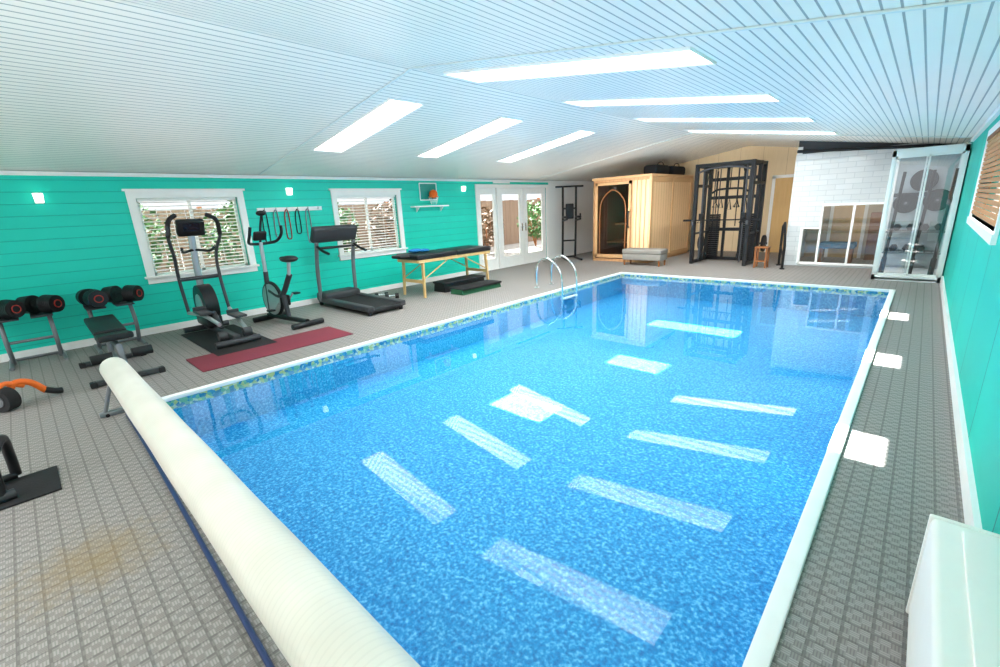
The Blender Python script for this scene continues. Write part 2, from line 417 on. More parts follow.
# right window with bamboo blind
w = MB(); y0, y1, z0, z1 = W3; t_ = .07
w.span((XR-.02, y0-t_, z1), (XR+.1, y1+t_, z1+t_)); w.span((XR-.03, y0-t_, z0-t_), (XR+.1, y1+t_, z0)); w.span((XR-.02, y0-t_, z0), (XR+.1, y0, z1)); w.span((XR-.02, y1, z0), (XR+.1, y1+t_, z1))
w.span((XR+.05, (y0+y1)/2-.03, z0), (XR+.1, (y0+y1)/2+.03, z1))
o = struct(w.build('window_3', 'white')); w = MB(); w.quad((XR+.07, y0, z0), (XR+.07, y1, z0), (XR+.07, y1, z1), (XR+.07, y0, z1)); w.build('pane', 'glass', o)
t = thing('bamboo_blind', 'brown bamboo slatted blind covering the window on the right wall', 'blind', (XR-.005, (y0+y1)/2, z1))
w = MB()
for i in range(17): w.box((0, 0, -.045-i*.046), (.012, y1-y0-.04, .034))
for q in (-1, 0, 1): w.cyl((0, q*1.1, -.03), (0, q*1.1, -.8), .004, seg=6)
w.build('slats', 'bamboo', t); w = MB(); w.box((0, 0, -.02), (.03, y1-y0-.03, .04)); w.build('head_rail', 'brown', t)
# interior stepped window of the partition
(a, b_, c, d), (a2, b2_, c2, d2_) = PWS
w = MB()
w.tube([(a2, 12.3, c), (a2, 12.3, d2_), (a, 12.3, d2_), (a, 12.3, d), (b_, 12.3, d), (b_, 12.3, c), (a2, 12.3, c)], .034, 6)
w.span((a-.02, 12.29, c), (a+.02, 12.36, d2_)); w.span((-1.13, 12.29, c), (-1.09, 12.36, d))
o = struct(w.build('window_11', 'white'))
for (a_, e_, c_, d_) in PWS:
    w = MB(); w.quad((a_, 12.33, c_), (e_, 12.33, c_), (e_, 12.33, d_), (a_, 12.33, d_)); w.build('pane', 'innerglass', o)
w = MB(); w.span((-2.2, 14.2, 0), (XR, 14.25, 2.5)); struct(w.build('wall_back_room', 'backroom'))
w = MB(); w.span((-1.75, 14.16, 0), (-1.68, 14.2, 2.0)); w.span((-1.08, 14.16, 0), (-1.01, 14.2, 2.0)); w.span((-1.75, 14.16, 1.96), (-1.01, 14.2, 2.03))
o = struct(w.build('door_3', 'white')); w = MB(); w.span((-1.68, 14.17, .01), (-1.08, 14.2, 1.96)); w.build('leaf', 'woodleg', o)
w = MB(); w.span((-3.3, YF-.03, 0), (-3.22, YF, 2.1)); w.span((-2.5, YF-.03, 0), (-2.42, YF, 2.1)); w.span((-3.3, YF-.03, 2.05), (-2.42, YF, 2.13))
o = struct(w.build('door_2', 'white')); w = MB(); w.span((-3.22, YF-.02, 0), (-2.5, YF, 2.05)); w.build('leaf', 'woodleg', o)
t = thing('handrail', 'dark metal handrail left of the interior glass panels', 'handrail', (-2.36, 12.1, 0))
w = MB(); w.tube([(0, .1, .02), (0, .1, .9), (.05, .0, .98), (.12, -.25, .78), (.2, -.55, .5), (.2, -.55, .02)], .026, 10, 0); w.build('rail', 'black', t)
w = MB(); w.tube([(0, .1, .45), (.2, -.55, .25)], .016, 8); w.build('lower_rail', 'black', t)
for q in ((0, .1), (.2, -.55)):
    w = MB(); w.cyl((*q, 0), (*q, .03), .05); w.build('base_flange', 'black', t)
# outside
w = MB(); w.quad((-30, -12, -.03), (XL-.14, -12, -.03), (XL-.14, 34, -.03), (-30, 34, -.03)); struct(w.build('ground', 'patio'))
w = MB(); w.span((XL-2.5, YB, 2.4), (XL-.02, YF, 2.46)); struct(w.build('sun_block_eave', 'white'))  # added eave slab that keeps the sun out of the left windows
t = thing('garden_fence', 'brown wooden board fence seen outside through the windows', 'fence', (-14, 5, -.03))
w = MB()
for i in range(120): w.box((0, -13+i*.3, .98), (.03, .285, 1.96+.02*(i % 3)))
w.build('boards', 'fence', t)
for i in range(13):
    w = MB(); w.box((-.06, -13+i*2.9, 1.02), (.1, .1, 2.04)); w.build('post', 'brown', t)
shr = [(-12.2, 1.6, 2.2, 'leaf_g', 'green shrub outside the window behind the elliptical trainer'), (-12.0, 3.9, 2.1, 'leaf_g', 'green shrub outside right of the elliptical trainer'),
       (-12.4, 6.2, 2.1, 'leaf_g', 'green shrub outside the window behind the treadmill'), (-12.6, 8.6, 2.1, 'leaf_o', 'brown shrub outside right of the treadmill window'), (-12.0, 12.2, 1.7, 'leaf_o', 'brown shrub outside the left french door pane'),
       (-12.0, 15.2, 1.9, 'leaf_g', 'tall green shrub outside beyond the last french door')]
for x, y, h, mm, lab in shr:
    t = thing('garden_shrub', lab, 'shrub', (x, y, -.03), 0)
    w = MB()
    for i in range(620):
        v = Vector((random.gauss(0, 1), random.gauss(0, 1), random.gauss(0, 1))).normalized()*random.uniform(.55, 1)
        p_ = Vector((v.x*h*.4, v.y*h*.45, h*.58+v.z*h*.42)); s_ = random.uniform(.05, .1)
        a_ = Vector((random.uniform(-1, 1), random.uniform(-1, 1), random.uniform(-1, 1))).normalized()*s_; b2 = a_.orthogonal().normalized()*s_*.6
        w.quad(p_-a_, p_+b2, p_+a_, p_-b2)
    w.build('foliage', mm, t, norm=False)
    for i in range(5):
        w = MB(); w.cyl((0, 0, 0), (random.uniform(-.3, .3)*h*.6, random.uniform(-.3, .3)*h*.6, h*.7), .025, .01, 7); w.build('stem', 'brown', t)

# ------------------------------------------------------------------ pool
WZ = -.045; PD = -.46
pool = thing('swimming_pool', 'large rectangular swimming pool with mottled blue liner and white coping', 'swimming pool', (0, 0, 0))
SIDES = (((PX0, PY0), (PX1, PY0)), ((PX1, PY0), (PX1, PY1)), ((PX1, PY1), (PX0, PY1)), ((PX0, PY1), (PX0, PY0)))
w = MB(); w.quad((PX0, PY0, PD), (PX1, PY0, PD), (PX1, PY1, PD), (PX0, PY1, PD)); w.build('liner_floor', 'liner', pool, norm=False)
w = MB()
for p1, p2 in SIDES: w.quad((*p1, PD), (*p2, PD), (*p2, -.11), (*p1, -.11))
w.build('liner_side', 'liner_side', pool, norm=False)
w = MB()
for p1, p2 in SIDES: w.quad((*p1, -.11), (*p2, -.11), (*p2, .0), (*p1, .0))
w.build('mosaic_band', 'mosaic', pool, norm=False)
w = MB(); k = .06
w.span((PX0-k, PY0-k, -.02), (PX1+k, PY0+.012, .022), .008); w.span((PX0-k, PY1-.012, -.02), (PX1+k, PY1+k, .022), .008)
w.span((PX0-k, PY0, -.02), (PX0+.012, PY1, .022), .008); w.span((PX1-.012, PY0, -.02), (PX1+k, PY1, .022), .008)
w.build('coping', 'white', pool)
w = MB(); w.quad((PX0, PY0, WZ), (PX1, PY0, WZ), (PX1, PY1, WZ), (PX0, PY1, WZ)); w.build('water', 'water', pool, norm=False)
# ladder
t = thing('pool_ladder', 'chrome pool ladder with two looped handrails at the pool edge', 'ladder', (PX0, 7.3, 0))
for y in (-.25, .25):
    w = MB(); w.tube([(-.55, y, .0), (-.55, y, .32), (-.48, y, .52), (-.32, y, .61), (-.14, y, .55), (.03, y, .36), (.07, y, .1), (.07, y, -.15), (.07, y, -.3)], .022, 12, 6); w.build('handrail', 'chrome', t)
    w = MB(); w.cyl((-.55, y, 0), (-.55, y, .025), .055); w.build('escutcheon', 'chrome', t)
w = MB(); w.box((.07, 0, -.16), (.09, .5, .03), bev=.01); w.build('step', 'white', t)
# reel
t = thing('pool_cover_reel', 'long white rolled pool cover on a reel at the near pool end', 'pool cover reel', (-2.6, .37, 0))
w = MB(); bm = w.bm; prev = None
for i in range(41):
    x = -2.38+i*(4.86/40); r = .097+.018*i/40+.0012*math.sin(i*.7)
    cur = [bm.verts.new((x, r*math.cos(2*PI*k/36)*(1+.01*math.sin(3*k)), .42+r*math.sin(2*PI*k/36))) for k in range(36)]
    if prev:
        for k in range(36): bm.faces.new((prev[k], prev[(k+1) % 36], cur[(k+1) % 36], cur[k]))
    else: bm.faces.new(cur)
    prev = cur
bm.faces.new(prev[::-1]); w.build('cover_roll', 'cover', t)
w = MB(); w.cyl((-2.46, 0, .42), (2.58, 0, .42), .035); w.build('axle', 'silver', t)
for x in (-2.42, 2.54):
    w = MB(); w.cyl((x, -.14, .03), (x, 0, .44), .016); w.cyl((x, .14, .03), (x, 0, .44), .016); w.box((x, 0, .02), (.06, .36, .04), bev=.01); w.cyl((x-.02, 0, .42), (x+.02, 0, .42), .06); w.build('stand', 'grey', t)
    w = MB(); w.cyl((x-.04, -.13, .015), (x+.04, -.13, .015), .015); w.build('rubber_foot', 'rubber', t)
o = MB().tube([(-4.9, .36, .013), (-3.5, .34, .013), (-2.2, .31, .013), (-.9, .28, .013)], .012, 10, 5).build('pool_pole', 'blue')
tag(o, 'thin dark blue pole lying on the deck under the rolled pool cover', 'pole')
# yoga mat
o = MB().box((-5.98, 2.05, .006), (.72, 1.84, .01), bev=.003).build('yoga_mat', 'maroon'); tag(o, 'maroon exercise mat lying flat on the deck beside the pool', 'mat')

# ------------------------------------------------------------------ gym kit on the left
def stand(loc, label):
    t = thing('dumbbell_stand', label, 'dumbbell stand', loc, 0, 'dumbbell stands')
    for y in (-.24, .24):
        w = MB(); w.tube([(.28, y, .02), (-.28, y, .02)], .022); w.tube([(-.05, y*.9, .02), (.12, y*.9, .3), (0, y*.9, .58)], .024, 10, 4); w.build('leg', 'grey', t)
    for a, b_ in (((.1, -.22, .3), (.1, .22, .3)), ((-.26, -.24, .02), (-.26, .24, .02))):
        w = MB(); w.cyl(a, b_, .018); w.build('crossbar', 'grey', t)
    for y in (-.15, .15):
        w = MB(); w.box((0, y, .578), (.34, .2, .02), (0, 0, R(0)), .006); w.box((-.16, y, .6), (.02, .2, .05)); w.build('tray', 'dgrey', t)
    return t
stand((-8.0, -.08, 0), 'grey dumbbell stand on angled legs at the left photo edge')
stand((-7.95, .73, 0), 'grey dumbbell stand behind the weight bench under the window')
def dumbbell(loc, rz, label):
    t = thing('dumbbell', label, 'dumbbell', loc, rz, 'adjustable dumbbells')
    w = MB(); w.cyl((-.1, 0, 0), (.1, 0, 0), .017); w.build('handle', 'chrome', t)
    for s in (-1, 1):
        w = MB()
        for k in range(7): w.cyl((s*(.075+k*.02), 0, 0), (s*(.075+k*.02+.016), 0, 0), .118-.002*k, seg=22)
        w.cyl((s*.07, 0, 0), (s*.222, 0, 0), .05); w.build('weights', 'black', t)
        w = MB(); w.ring((s*.222, 0, 0), (1, 0, 0), .045, .006); w.build('dial', 'red', t)
    return t
G = 'adjustable dumbbells'
d0 = dumbbell((-8.0, -.25, .708), R(36), 'black adjustable dumbbell cut by the left photo edge')
dup(d0, (-8.0, .09, .708), R(44), 'black adjustable dumbbell, right one on the leftmost stand', G)
dup(d0, (-7.95, .58, .708), R(12), 'black adjustable dumbbell seen end-on above the weight bench', G)
dup(d0, (-7.95, .9, .708), R(46), 'black adjustable dumbbell nearest the left window, beside the end-on one', G)
# weight bench
t = thing('weight_bench', 'black padded weight bench with steel feet in front of the dumbbells', 'weight bench', (-6.6, .55, 0), 0)
w = MB(); w.box((.22, 0, .44), (.42, .3, .07), (0, R(-6), 0), .02); w.build('seat_pad', 'pad', t)
w = MB(); w.box((-.42, 0, .47), (.84, .29, .07), (0, R(4), 0), .02); w.build('back_pad', 'pad', t)
w = MB(); w.tube([(.53, 0, .05), (.42, 0, .36), (-.75, 0, .3), ], .03); w.tube([(-.5, 0, .33), (-.5, 0, .05)], .03); w.tube([(.5, 0, .12), (-.48, 0, .12)], .025); w.build('frame', 'grey', t)
for x in (.53, -.5):
    w = MB(); w.box((x, 0, .035), (.07, .6, .05), bev=.01); w.build('foot', 'dgrey', t)
    for y in (-.29, .29):
        w = MB(); w.box((x, y, .03), (.085, .06, .06), bev=.01); w.build('rubber_cap', 'rubber', t)
for y in (-.17, .17):
    w = MB(); w.cyl((.5, y-.09, .28), (.5, y+.09, .28), .05); w.build('leg_roller', 'pad', t)
# ab exerciser
t = thing('ab_roller', 'black and orange wheeled ab exerciser on the deck at the left edge', 'exerciser', (-6.0, -.36, 0), R(40))
t.scale = (.72, .72, .72)
w = MB(); w.cyl((0, -.07, .15), (0, .07, .15), .15, seg=28); w.build('wheel', 'rubber', t)
w = MB(); w.cyl((0, -.08, .15), (0, .08, .15), .075, seg=24); w.build('hub', 'grey', t)
w = MB(); w.tube([(-.05, .09, .17), (0, .16, .31), (.05, .3, .27), (.1, .42, .1)], .042, 10, 6); w.tube([(-.05, -.09, .17), (-.02, .05, .34), (.02, .24, .25)], .032, 10, 6); w.build('shell', 'orange', t)
w = MB(); w.tube([(.1, .4, .12), (.14, .5, .06), (.16, .56, .045)], .042, 10, 4); w.build('grip', 'black', t)
w = MB(); w.cyl((-.12, -.1, .15), (.0, .1, .15), .02); w.build('axle', 'black', t)
# black frame at left edge on mat
o = MB().box((-4.0, -.32, .006), (.42, .38, .012), bev=.003).build('floor_mat', 'rubber'); tag(o, 'small black rubber mat on the deck at the left edge', 'mat')
t = thing('push_up_frame', 'black curved-tube exercise frame on the small rubber mat', 'exercise frame', (-4.02, -.41, .012), R(10))
w = MB(); w.tube([(-.16, .12, .03), (-.14, .12, .18), (-.02, .1, .34), (.1, .02, .25), (.14, 0, .03)], .028, 10, 6); w.tube([(-.16, -.22, .03), (-.14, -.22, .18), (-.02, -.2, .34), (.1, -.1, .25), (.14, -.08, .03)], .028, 10, 6); w.cyl((-.15, .12, .03), (-.15, -.22, .03), .024); w.build('tube_frame', 'black', t)
w = MB(); w.cyl((.14, -.12, .03), (.14, .06, .03), .03); w.build('foot_bar', 'dgrey', t)
# mats beneath machines
o = MB().box((-7.0, 1.78, .006), (1.75, .72, .012), bev=.003).build('floor_mat', 'rubber'); tag(o, 'dark rubber mat under the elliptical trainer', 'mat')

# elliptical
t = thing('elliptical_trainer', 'tall black and silver elliptical trainer in front of the left window', 'elliptical trainer', (-7.2, 1.77, .012), PI)
w = MB(); w.box((0, 0, .09), (1.45, .09, .08), bev=.015); w.cyl((.66, -.3, .05), (.66, .3, .05), .04); w.cyl((-.74, -.27, .05), (-.74, .27, .05), .04); w.tube([(-.1, 0, .12), (.3, 0, .5)], .035); w.build('base_frame', 'dgrey', t)
w = MB(); w.cyl((.4, -.085, .42), (.4, .085, .42), .3, seg=36); w.box((.42, 0, .2), (.62, .2, .2), bev=.05); w.build('flywheel_housing', 'black', t)
w = MB(); w.cyl((.4, -.095, .42), (.4, .095, .42), .17, seg=30); w.build('hub_cover', 'silver', t)
w = MB(); w.tube([(.52, 0, .5), (.46, 0, 1.0), (.38, 0, 1.46)], .045, 12, 5); w.build('mast', 'silver', t)
w = MB(); w.box((.33, 0, 1.53), (.09, .34, .24), (0, R(-25), 0), .03); cn = w.build('console', 'black', t)
w = MB(); w.box((.283, 0, 1.535), (.012, .2, .12), (0, R(-25), 0)); w.build('screen', 'screen', cn)
w = MB(); w.tube([(.14, .2, 1.26), (.28, .16, 1.2), (.4, 0, 1.22), (.28, -.16, 1.2), (.14, -.2, 1.26)], .018, 8, 4); w.build('fixed_handle', 'black', t)
for s, dx in ((1, .1), (-1, -.06)):
    w = MB(); w.tube([(.3+dx, s*.24, .32), (.42+dx*.4, s*.25, .8), (.38-dx*.5, s*.27, 1.15), (.2-dx, s*.33, 1.42), (.14-dx, s*.3, 1.62), (.2-dx, s*.2, 1.7)], .022, 10, 6); ha = w.build('swing_arm', 'dgrey', t)
    w = MB(); w.tube([(.2-dx, s*.33, 1.42), (.14-dx, s*.3, 1.62), (.2-dx, s*.2, 1.7)], .028, 10, 6); w.build('grip', 'rubber', ha)
    w = MB(); w.tube([(.3+dx, s*.24, .34), (-.2, s*.2, .3+dx*.7), (-.68, s*.16, .2+dx)], .026, 10, 4); pa = w.build('pedal_arm', 'silver', t)
    w = MB(); w.box((-.2, s*.2, .345+dx*.7), (.36, .16, .035), bev=.015); w.box((-.03, s*.2, .375+dx*.7), (.03, .16, .06), bev=.01); w.build('pedal', 'dgrey', pa)
w = MB(); w.cyl((.42, -.26, .82), (.42, .26, .82), .028); w.build('pivot_axle', 'dgrey', t)
for s in (-1, 1):
    w = MB(); w.cyl((-.66, s*.1, .14), (-.66, s*.2, .14), .06); w.build('roller_wheel', 'dgrey', t)

# exercise bike
t = thing('exercise_bike', 'silver and black upright exercise bike between the window and treadmill', 'exercise bike', (-7.25, 2.72, 0), PI+R(8))
w = MB(); w.tube([(.5, 0, .08), (-.6, 0, .08)], .04); w.cyl((.5, -.26, .045), (.5, .26, .045), .042); w.cyl((-.6, -.25, .045), (-.6, .25, .045), .042); w.build('base_frame', 'black', t)
w = MB(); w.tube([(.32, 0, .5), (.0, 0, .44), (-.32, 0, .78)], .04, 12, 5); w.tube([(-.05, 0, .46), (-.1, 0, .1)], .038); w.tube([(.42, 0, .1), (.36, 0, .8)], .036); w.build('main_frame', 'dgrey', t)
w = MB(); w.cyl((.28, -.03, .36), (.28, .03, .36), .25, seg=36); w.build('flywheel', 'silver', t)
w = MB(); w.ring((.28, 0, .36), (0, 1, 0), .26, .03); w.box((.16, -.06, .36), (.5, .05, .17), bev=.03); w.build('guard', 'black', t)
w = MB(); w.tube([(.36, 0, .8), (.34, 0, 1.26)], .028); w.build('front_post', 'silver', t)
w = MB(); w.tube([(.1, .24, 1.5), (.14, .25, 1.38), (.26, .22, 1.27), (.35, .1, 1.24), (.35, -.1, 1.24), (.26, -.22, 1.27), (.14, -.25, 1.38), (.1, -.24, 1.5)], .022, 10, 5); w.build('handlebar', 'black', t)
w = MB(); w.tube([(.36, 0, 1.22), (.46, -.1, 1.48), (.44, -.14, 1.66)], .018, 8, 4); w.sph((.44, -.14, 1.7), .06, (.8, 1.3, .7)); w.build('tablet_arm', 'black', t)
w = MB(); w.box((.33, 0, 1.36), (.05, .2, .15), (0, R(-30), 0), .02); w.build('console', 'black', t)
w = MB(); w.tube([(-.3, 0, .76), (-.36, 0, .98)], .026); w.build('seat_post', 'silver', t)
w = MB(); w.sph((-.38, 0, 1.02), .13, (1.1, .95, .38)); w.sph((-.24, 0, 1.025), .07, (1.5, .6, .42)); w.build('saddle', 'pad', t)
for s in (-1, 1):
    w = MB(); w.tube([(-.02, s*.08, .34), (-.02+s*.12, s*.1, .34-s*.12)], .014); cr_ = w.build('crank', 'silver', t)
    w = MB(); w.box((-.02+s*.12, s*.16, .34-s*.12), (.1, .1, .03), bev=.008); w.build('pedal', 'black', cr_)

# treadmill
t = thing('treadmill', 'grey and black treadmill with console facing the pool', 'treadmill', (-7.35, 4.05, 0), PI)
w = MB(); w.box((-.1, 0, .11), (1.7, .5, .03)); w.build('belt', 'rubber', t)
for s in (-1, 1):
    w = MB(); w.box((-.1, s*.31, .11), (1.75, .12, .09), bev=.02); w.build('side_rail', 'dgrey', t)
    w = MB(); w.tube([(.66, s*.36, .1), (.62, s*.36, .7), (.5, s*.36, 1.16)], .035, 10, 4); w.build('upright', 'grey', t)
    w = MB(); w.tube([(.52, s*.36, 1.1), (.3, s*.36, 1.02), (.1, s*.36, .98)], .024, 10, 4); w.build('handrail', 'black', t)
w = MB(); w.box((.66, 0, .16), (.4, .72, .17), bev=.05); w.build('motor_cover', 'dgrey', t)
w = MB(); w.box((.5, 0, 1.3), (.12, .86, .3), (0, R(-32), 0), .04); cn = w.build('console', 'dgrey', t)
w = MB(); w.box((.435, 0, 1.32), (.02, .44, .17), (0, R(-32), 0)); w.build('screen', 'screen', cn)
w = MB(); w.cyl((.47, -.36, 1.06), (.47, .36, 1.06), .022); w.build('grip_bar', 'black', t)
w = MB(); w.cyl((-.92, -.3, .08), (-.92, .3, .08), .045); w.box((-.3, 0, .05), (1.2, .5, .06)); w.build('deck_base', 'black', t)
for x in (-.9, .8):
    for s in (-1, 1):
        w = MB(); w.cyl((x, s*.3, 0), (x, s*.3, .07), .035); w.build('foot', 'rubber', t)

# band rail
t = thing('hook_rail', 'white wall rail of hooks above the exercise bike', 'hook rail', (XL, 3.57, 1.76))
w = MB(); w.box((.015, 0, 0), (.03, 1.15, .07), bev=.006); w.build('board', 'white', t)
for i in range(6):
    w = MB(); y = -.48+i*.19; w.tube([(.03, y, 0), (.08, y, -.01), (.09, y, .03)], .007); w.build('hook', 'chrome', t)
labs = ['black resistance band hanging on the rail, first from the left', 'grey resistance band hanging on the rail, second from the left', 'red resistance band hanging on the white rail', 'black resistance band hanging on the rail, fourth from the left', 'grey resistance band hanging at the rail end by the treadmill']
for i, (mm, ln_) in enumerate((('band_dark', .5), ('band_grey', .42), ('band_red', .46), ('band_dark', .38), ('band_grey', .55))):
    y = 3.57-.48+i*.19; z = 1.755
    o = MB().tube([(XL+.06, y, z), (XL+.03, y-.035, z-.1), (XL+.012, y-.04, z-ln_), (XL+.012, y, z-ln_-.05), (XL+.012, y+.04, z-ln_), (XL+.03, y+.035, z-.1)], .009, 8, 5, True).build('resistance_band', mm)
    tag(o, labs[i], 'resistance band', 'resistance bands on the rail')

# massage table
t = thing('massage_table', 'black padded massage table on pale wooden legs', 'massage table', (-7.2, 6.1, 0))
for y in (-.5, .5):
    w = MB(); w.box((0, y, .775), (.72, .99, .1), bev=.03); w.build('pad', 'pad', t)
w = MB()
for s in (-1, 1): w.box((s*.33, 0, .7), (.025, 1.94, .06))
for y in (-.96, -.02, .02, .96): w.box((0, y, .7), (.66, .025, .06))
w.build('wood_frame', 'woodleg', t)
for y in (-.85, .85):
    for s in (-1, 1):
        w = MB(); w.plate([(s*.31-.03, y-.02, .68), (s*.31+.03, y-.02, .68), (s*.33+.022, y*1.04-.02, 0), (s*.33-.022, y*1.04-.02, 0)], (0, .035, 0)); w.build('leg', 'woodleg', t)
    w = MB(); w.box((0, y*1.02, .3), (.64, .022, .06)); w.build('stretcher', 'woodleg', t)
for s in (-1, 1):
    for y in (-1, 1):
        w = MB(); w.tube([(s*.31, y*.86, .35), (s*.31, y*.2, .68)], .012, 6); w.build('brace', 'woodleg', t)
w = MB(); w.box((0, -1.12, .8), (.3, .24, .06), bev=.03); w.build('headrest', 'pad', t)
o = MB().sph((-7.35, 5.45, .868), .1, (1.2, 1.6, .4)).sph((-7.25, 5.6, .863), .08, (1, 1.4, .4)).build('folded_towel', 'teal_towel'); tag(o, 'small blue towel bundle on the left end of the massage table', 'towel')
def step(loc, d, mt, mb, lab):
    t = thing('step_platform', lab, 'step platform', loc, 0)
    w = MB(); w.box((0, 0, d[2]-.02), (d[0], d[1], .04), bev=.012); w.build('top', mt, t)
    w = MB(); w.plate([(-d[0]/2+.03, -d[1]/2, 0), (d[0]/2-.03, -d[1]/2, 0), (d[0]/2-.06, -d[1]/2, d[2]-.03), (-d[0]/2+.06, -d[1]/2, d[2]-.03)], (0, d[1], 0)); w.build('base', mb, t)
step((-7.1, 6.35, 0), (.42, 1.15, .2), 'rubber', 'black', 'black step platform on the deck beneath the massage table')
step((-6.55, 6.3, 0), (.42, 1.1, .13), 'rubber', 'green', 'low dark green edged step platform in front of the massage table')
sm = thing('dumbbell', 'small black dumbbell on the deck between treadmill and massage table', 'dumbbell', (-7.7, 4.78, .055), R(60), 'small dumbbells')
w = MB(); w.cyl((-.08, 0, 0), (.08, 0, 0), .015); w.build('handle', 'chrome', sm)
for s in (-1, 1):
    w = MB(); w.cyl((s*.06, 0, 0), (s*.13, 0, 0), .055, seg=6); w.build('head', 'black', sm)
dup(sm, (-7.4, 4.82, .055), R(60), 'small black dumbbell nearest the massage table leg', 'small dumbbells')

# hoop, shelf and ball
t = thing('basketball_hoop', 'mini basketball hoop with white-edged backboard high on the teal wall', 'basketball hoop', (XL, 6.72, 1.98))
w = MB(); w.box((.015, 0, .06), (.015, .48, .36), bev=.004); w.build('backboard', 'hoop_board', t)
w = MB(); 
for a, b_ in (((.025, -.24, -.12), (.025, .24, -.12)), ((.025, -.24, .24), (.025, .24, .24)), ((.025, -.24, -.12), (.025, -.24, .24)), ((.025, .24, -.12), (.025, .24, .24))): w.cyl(a, b_, .013, seg=6)
w.build('edge', 'white', t)
w = MB(); w.ring((.15, .04, -.06), (0, 0, 1), .11, .008); w.build('rim', 'orange', t)
w = MB()
for k in range(10):
    a = 2*PI*k/10; w.tube([(.15+.11*math.cos(a), .04+.11*math.sin(a), -.06), (.15+.06*math.cos(a+.3), .04+.06*math.sin(a+.3), -.22)], .003, 5)
w.ring((.15, .04, -.16), (0, 0, 1), .075, .003); w.build('net', 'white', t)
o = MB().sph((XL+.15, 6.76, 1.98), .095).build('mini_basketball', 'orange'); tag(o, 'small orange ball sitting in the mini hoop', 'ball')
t = thing('wall_shelf', 'narrow white shelf on the teal wall under the basketball hoop', 'shelf', (XL, 6.7, 1.72))
w = MB(); w.box((.08, 0, 0), (.16, 1.0, .03), bev=.004); w.build('board', 'white', t)
for y in (-.35, .35):
    w = MB(); w.plate([(0, y, -.015), (.12, y, -.015), (0, y, -.12)], (0, .02, 0)); w.build('bracket', 'white', t)
for y, z, lab in ((.39, 2.0, 'glowing white wall light above the dumbbells at far left'), (3.58, 2.06, 'glowing white wall light between the two windows'), (7.8, 2.1, 'glowing white wall light left of the french doors')):
    t = thing('wall_light', lab, 'wall light', (XL, y, z), 0, 'wall lights on the teal wall')
    w = MB(); w.box((.01, 0, 0), (.02, .09, .13), bev=.005); w.build('back_plate', 'white', t)
    w = MB(); w.cyl((.06, 0, -.055), (.06, 0, .055), .04, .05, seg=20); w.build('shade', 'lamp', t)

# power tower
t = thing('power_tower', 'black pull-up and dip stand in the corner past the french doors', 'power tower', (-7.72, 11.5, 0), R(-42))
for y in (-.2, .2):
    w = MB(); w.tube([(-.42, y, .035), (.45, y, .035)], .03); w.build('base_rail', 'black', t)
    w = MB(); w.tube([(-.3, y, .04), (-.22, y, 1.2), (-.2, y, 2.15)], .032); w.build('upright', 'black', t)
    w = MB(); w.tube([(-.22, y, 1.15), (.3, y, 1.2)], .028); ar = w.build('dip_arm', 'black', t)
    w = MB(); w.box((.05, y, 1.255), (.36, .1, .06), bev=.02); w.build('arm_pad', 'pad', ar)
    w = MB(); w.cyl((.28, y, 1.2), (.28, y, 1.36), .022); w.build('hand_grip', 'pad', ar)
w = MB(); w.cyl((-.2, -.42, 2.13), (-.2, .42, 2.13), .026); w.build('pull_up_bar', 'black', t)
w = MB(); w.box((-.18, 0, 1.42), (.08, .24, .44), bev=.025); w.build('back_pad', 'pad', t)
for a, b_ in (((-.22, -.2, 1.5), (-.22, .2, 1.5)), ((-.27, -.2, .55), (-.27, .2, .55)), ((-.35, -.2, .05), (-.35, .2, .05))):
    w = MB(); w.cyl(a, b_, .024); w.build('crossbar', 'black', t)

# sauna
SX0, SX1, SY0, SY1, SZ = -6.98, -5.28, 11.52, 14.3, 2.28
t = thing('sauna_cabin', 'tall tan wooden sauna cabin with arched dark glass door', 'sauna', (0, 0, 0))
w = MB(); w.span((SX1-.05, SY0, .05), (SX1, SY1, SZ-.06)); w.build('side_panel', 'sauna_side', t)
w = MB(); w.span((SX0, SY0, .05), (SX0+.05, SY1, SZ-.06)); w.span((SX0, SY1-.05, .05), (SX1, SY1, SZ-.06)); w.build('rear_panel', 'sauna_front', t)
w = MB(); w.span((SX0-.03, SY0-.03, SZ-.07), (SX1+.03, SY1, SZ), .008); w.build('roof', 'sauna_trim', t)
w = MB(); w.span((SX0, SY0, 0), (SX1, SY1, .07)); w.build('base', 'sauna_front', t)
DA, DB, DC, DD = SX0+.08, SX0+1.16, .1, SZ-.14
w = MB(); w.span((SX0, SY0, .07), (DA-.01, SY0+.05, SZ-.07)); w.span((DB+.01, SY0, .07), (SX1, SY0+.05, SZ-.07)); w.span((DA-.01, SY0, DD+.01), (DB+.01, SY0+.05, SZ-.07)); w.build('front_panel', 'sauna_front', t)
w = MB()
for i in range(4): w.span((DB+.06+i*.12, SY0-.018, .12), (DB+.15+i*.12, SY0, SZ-.14))
w.build('front_slats', 'sauna_side', t)
w = MB(); a, b_, c, d = DA, DB, DC, DD
w.span((a, SY0-.03, c), (a+.07, SY0+.03, d)); w.span((b_-.07, SY0-.03, c), (b_, SY0+.03, d)); w.span((a, SY0-.03, c), (b_, SY0+.03, c+.1)); w.span((a, SY0-.03, d-.07), (b_, SY0+.03, d)); dd = w.build('door', 'sauna_trim', t)
w = MB(); w.quad((a+.07, SY0, c+.1), (b_-.07, SY0, c+.1), (b_-.07, SY0, d-.07), (a+.07, SY0, d-.07)); w.build('pane', 'doorglass', dd)
m_ = (a+b_)/2; q = .39
w = MB(); w.tube([(m_-q, SY0-.015, c+.1), (m_-q, SY0-.015, 1.4), (m_-q*.7, SY0-.015, 1.76), (m_, SY0-.015, 1.94), (m_+q*.7, SY0-.015, 1.76), (m_+q, SY0-.015, 1.4), (m_+q, SY0-.015, c+.1)], .018, 8, 4); w.build('arch_trim', 'brown', dd)
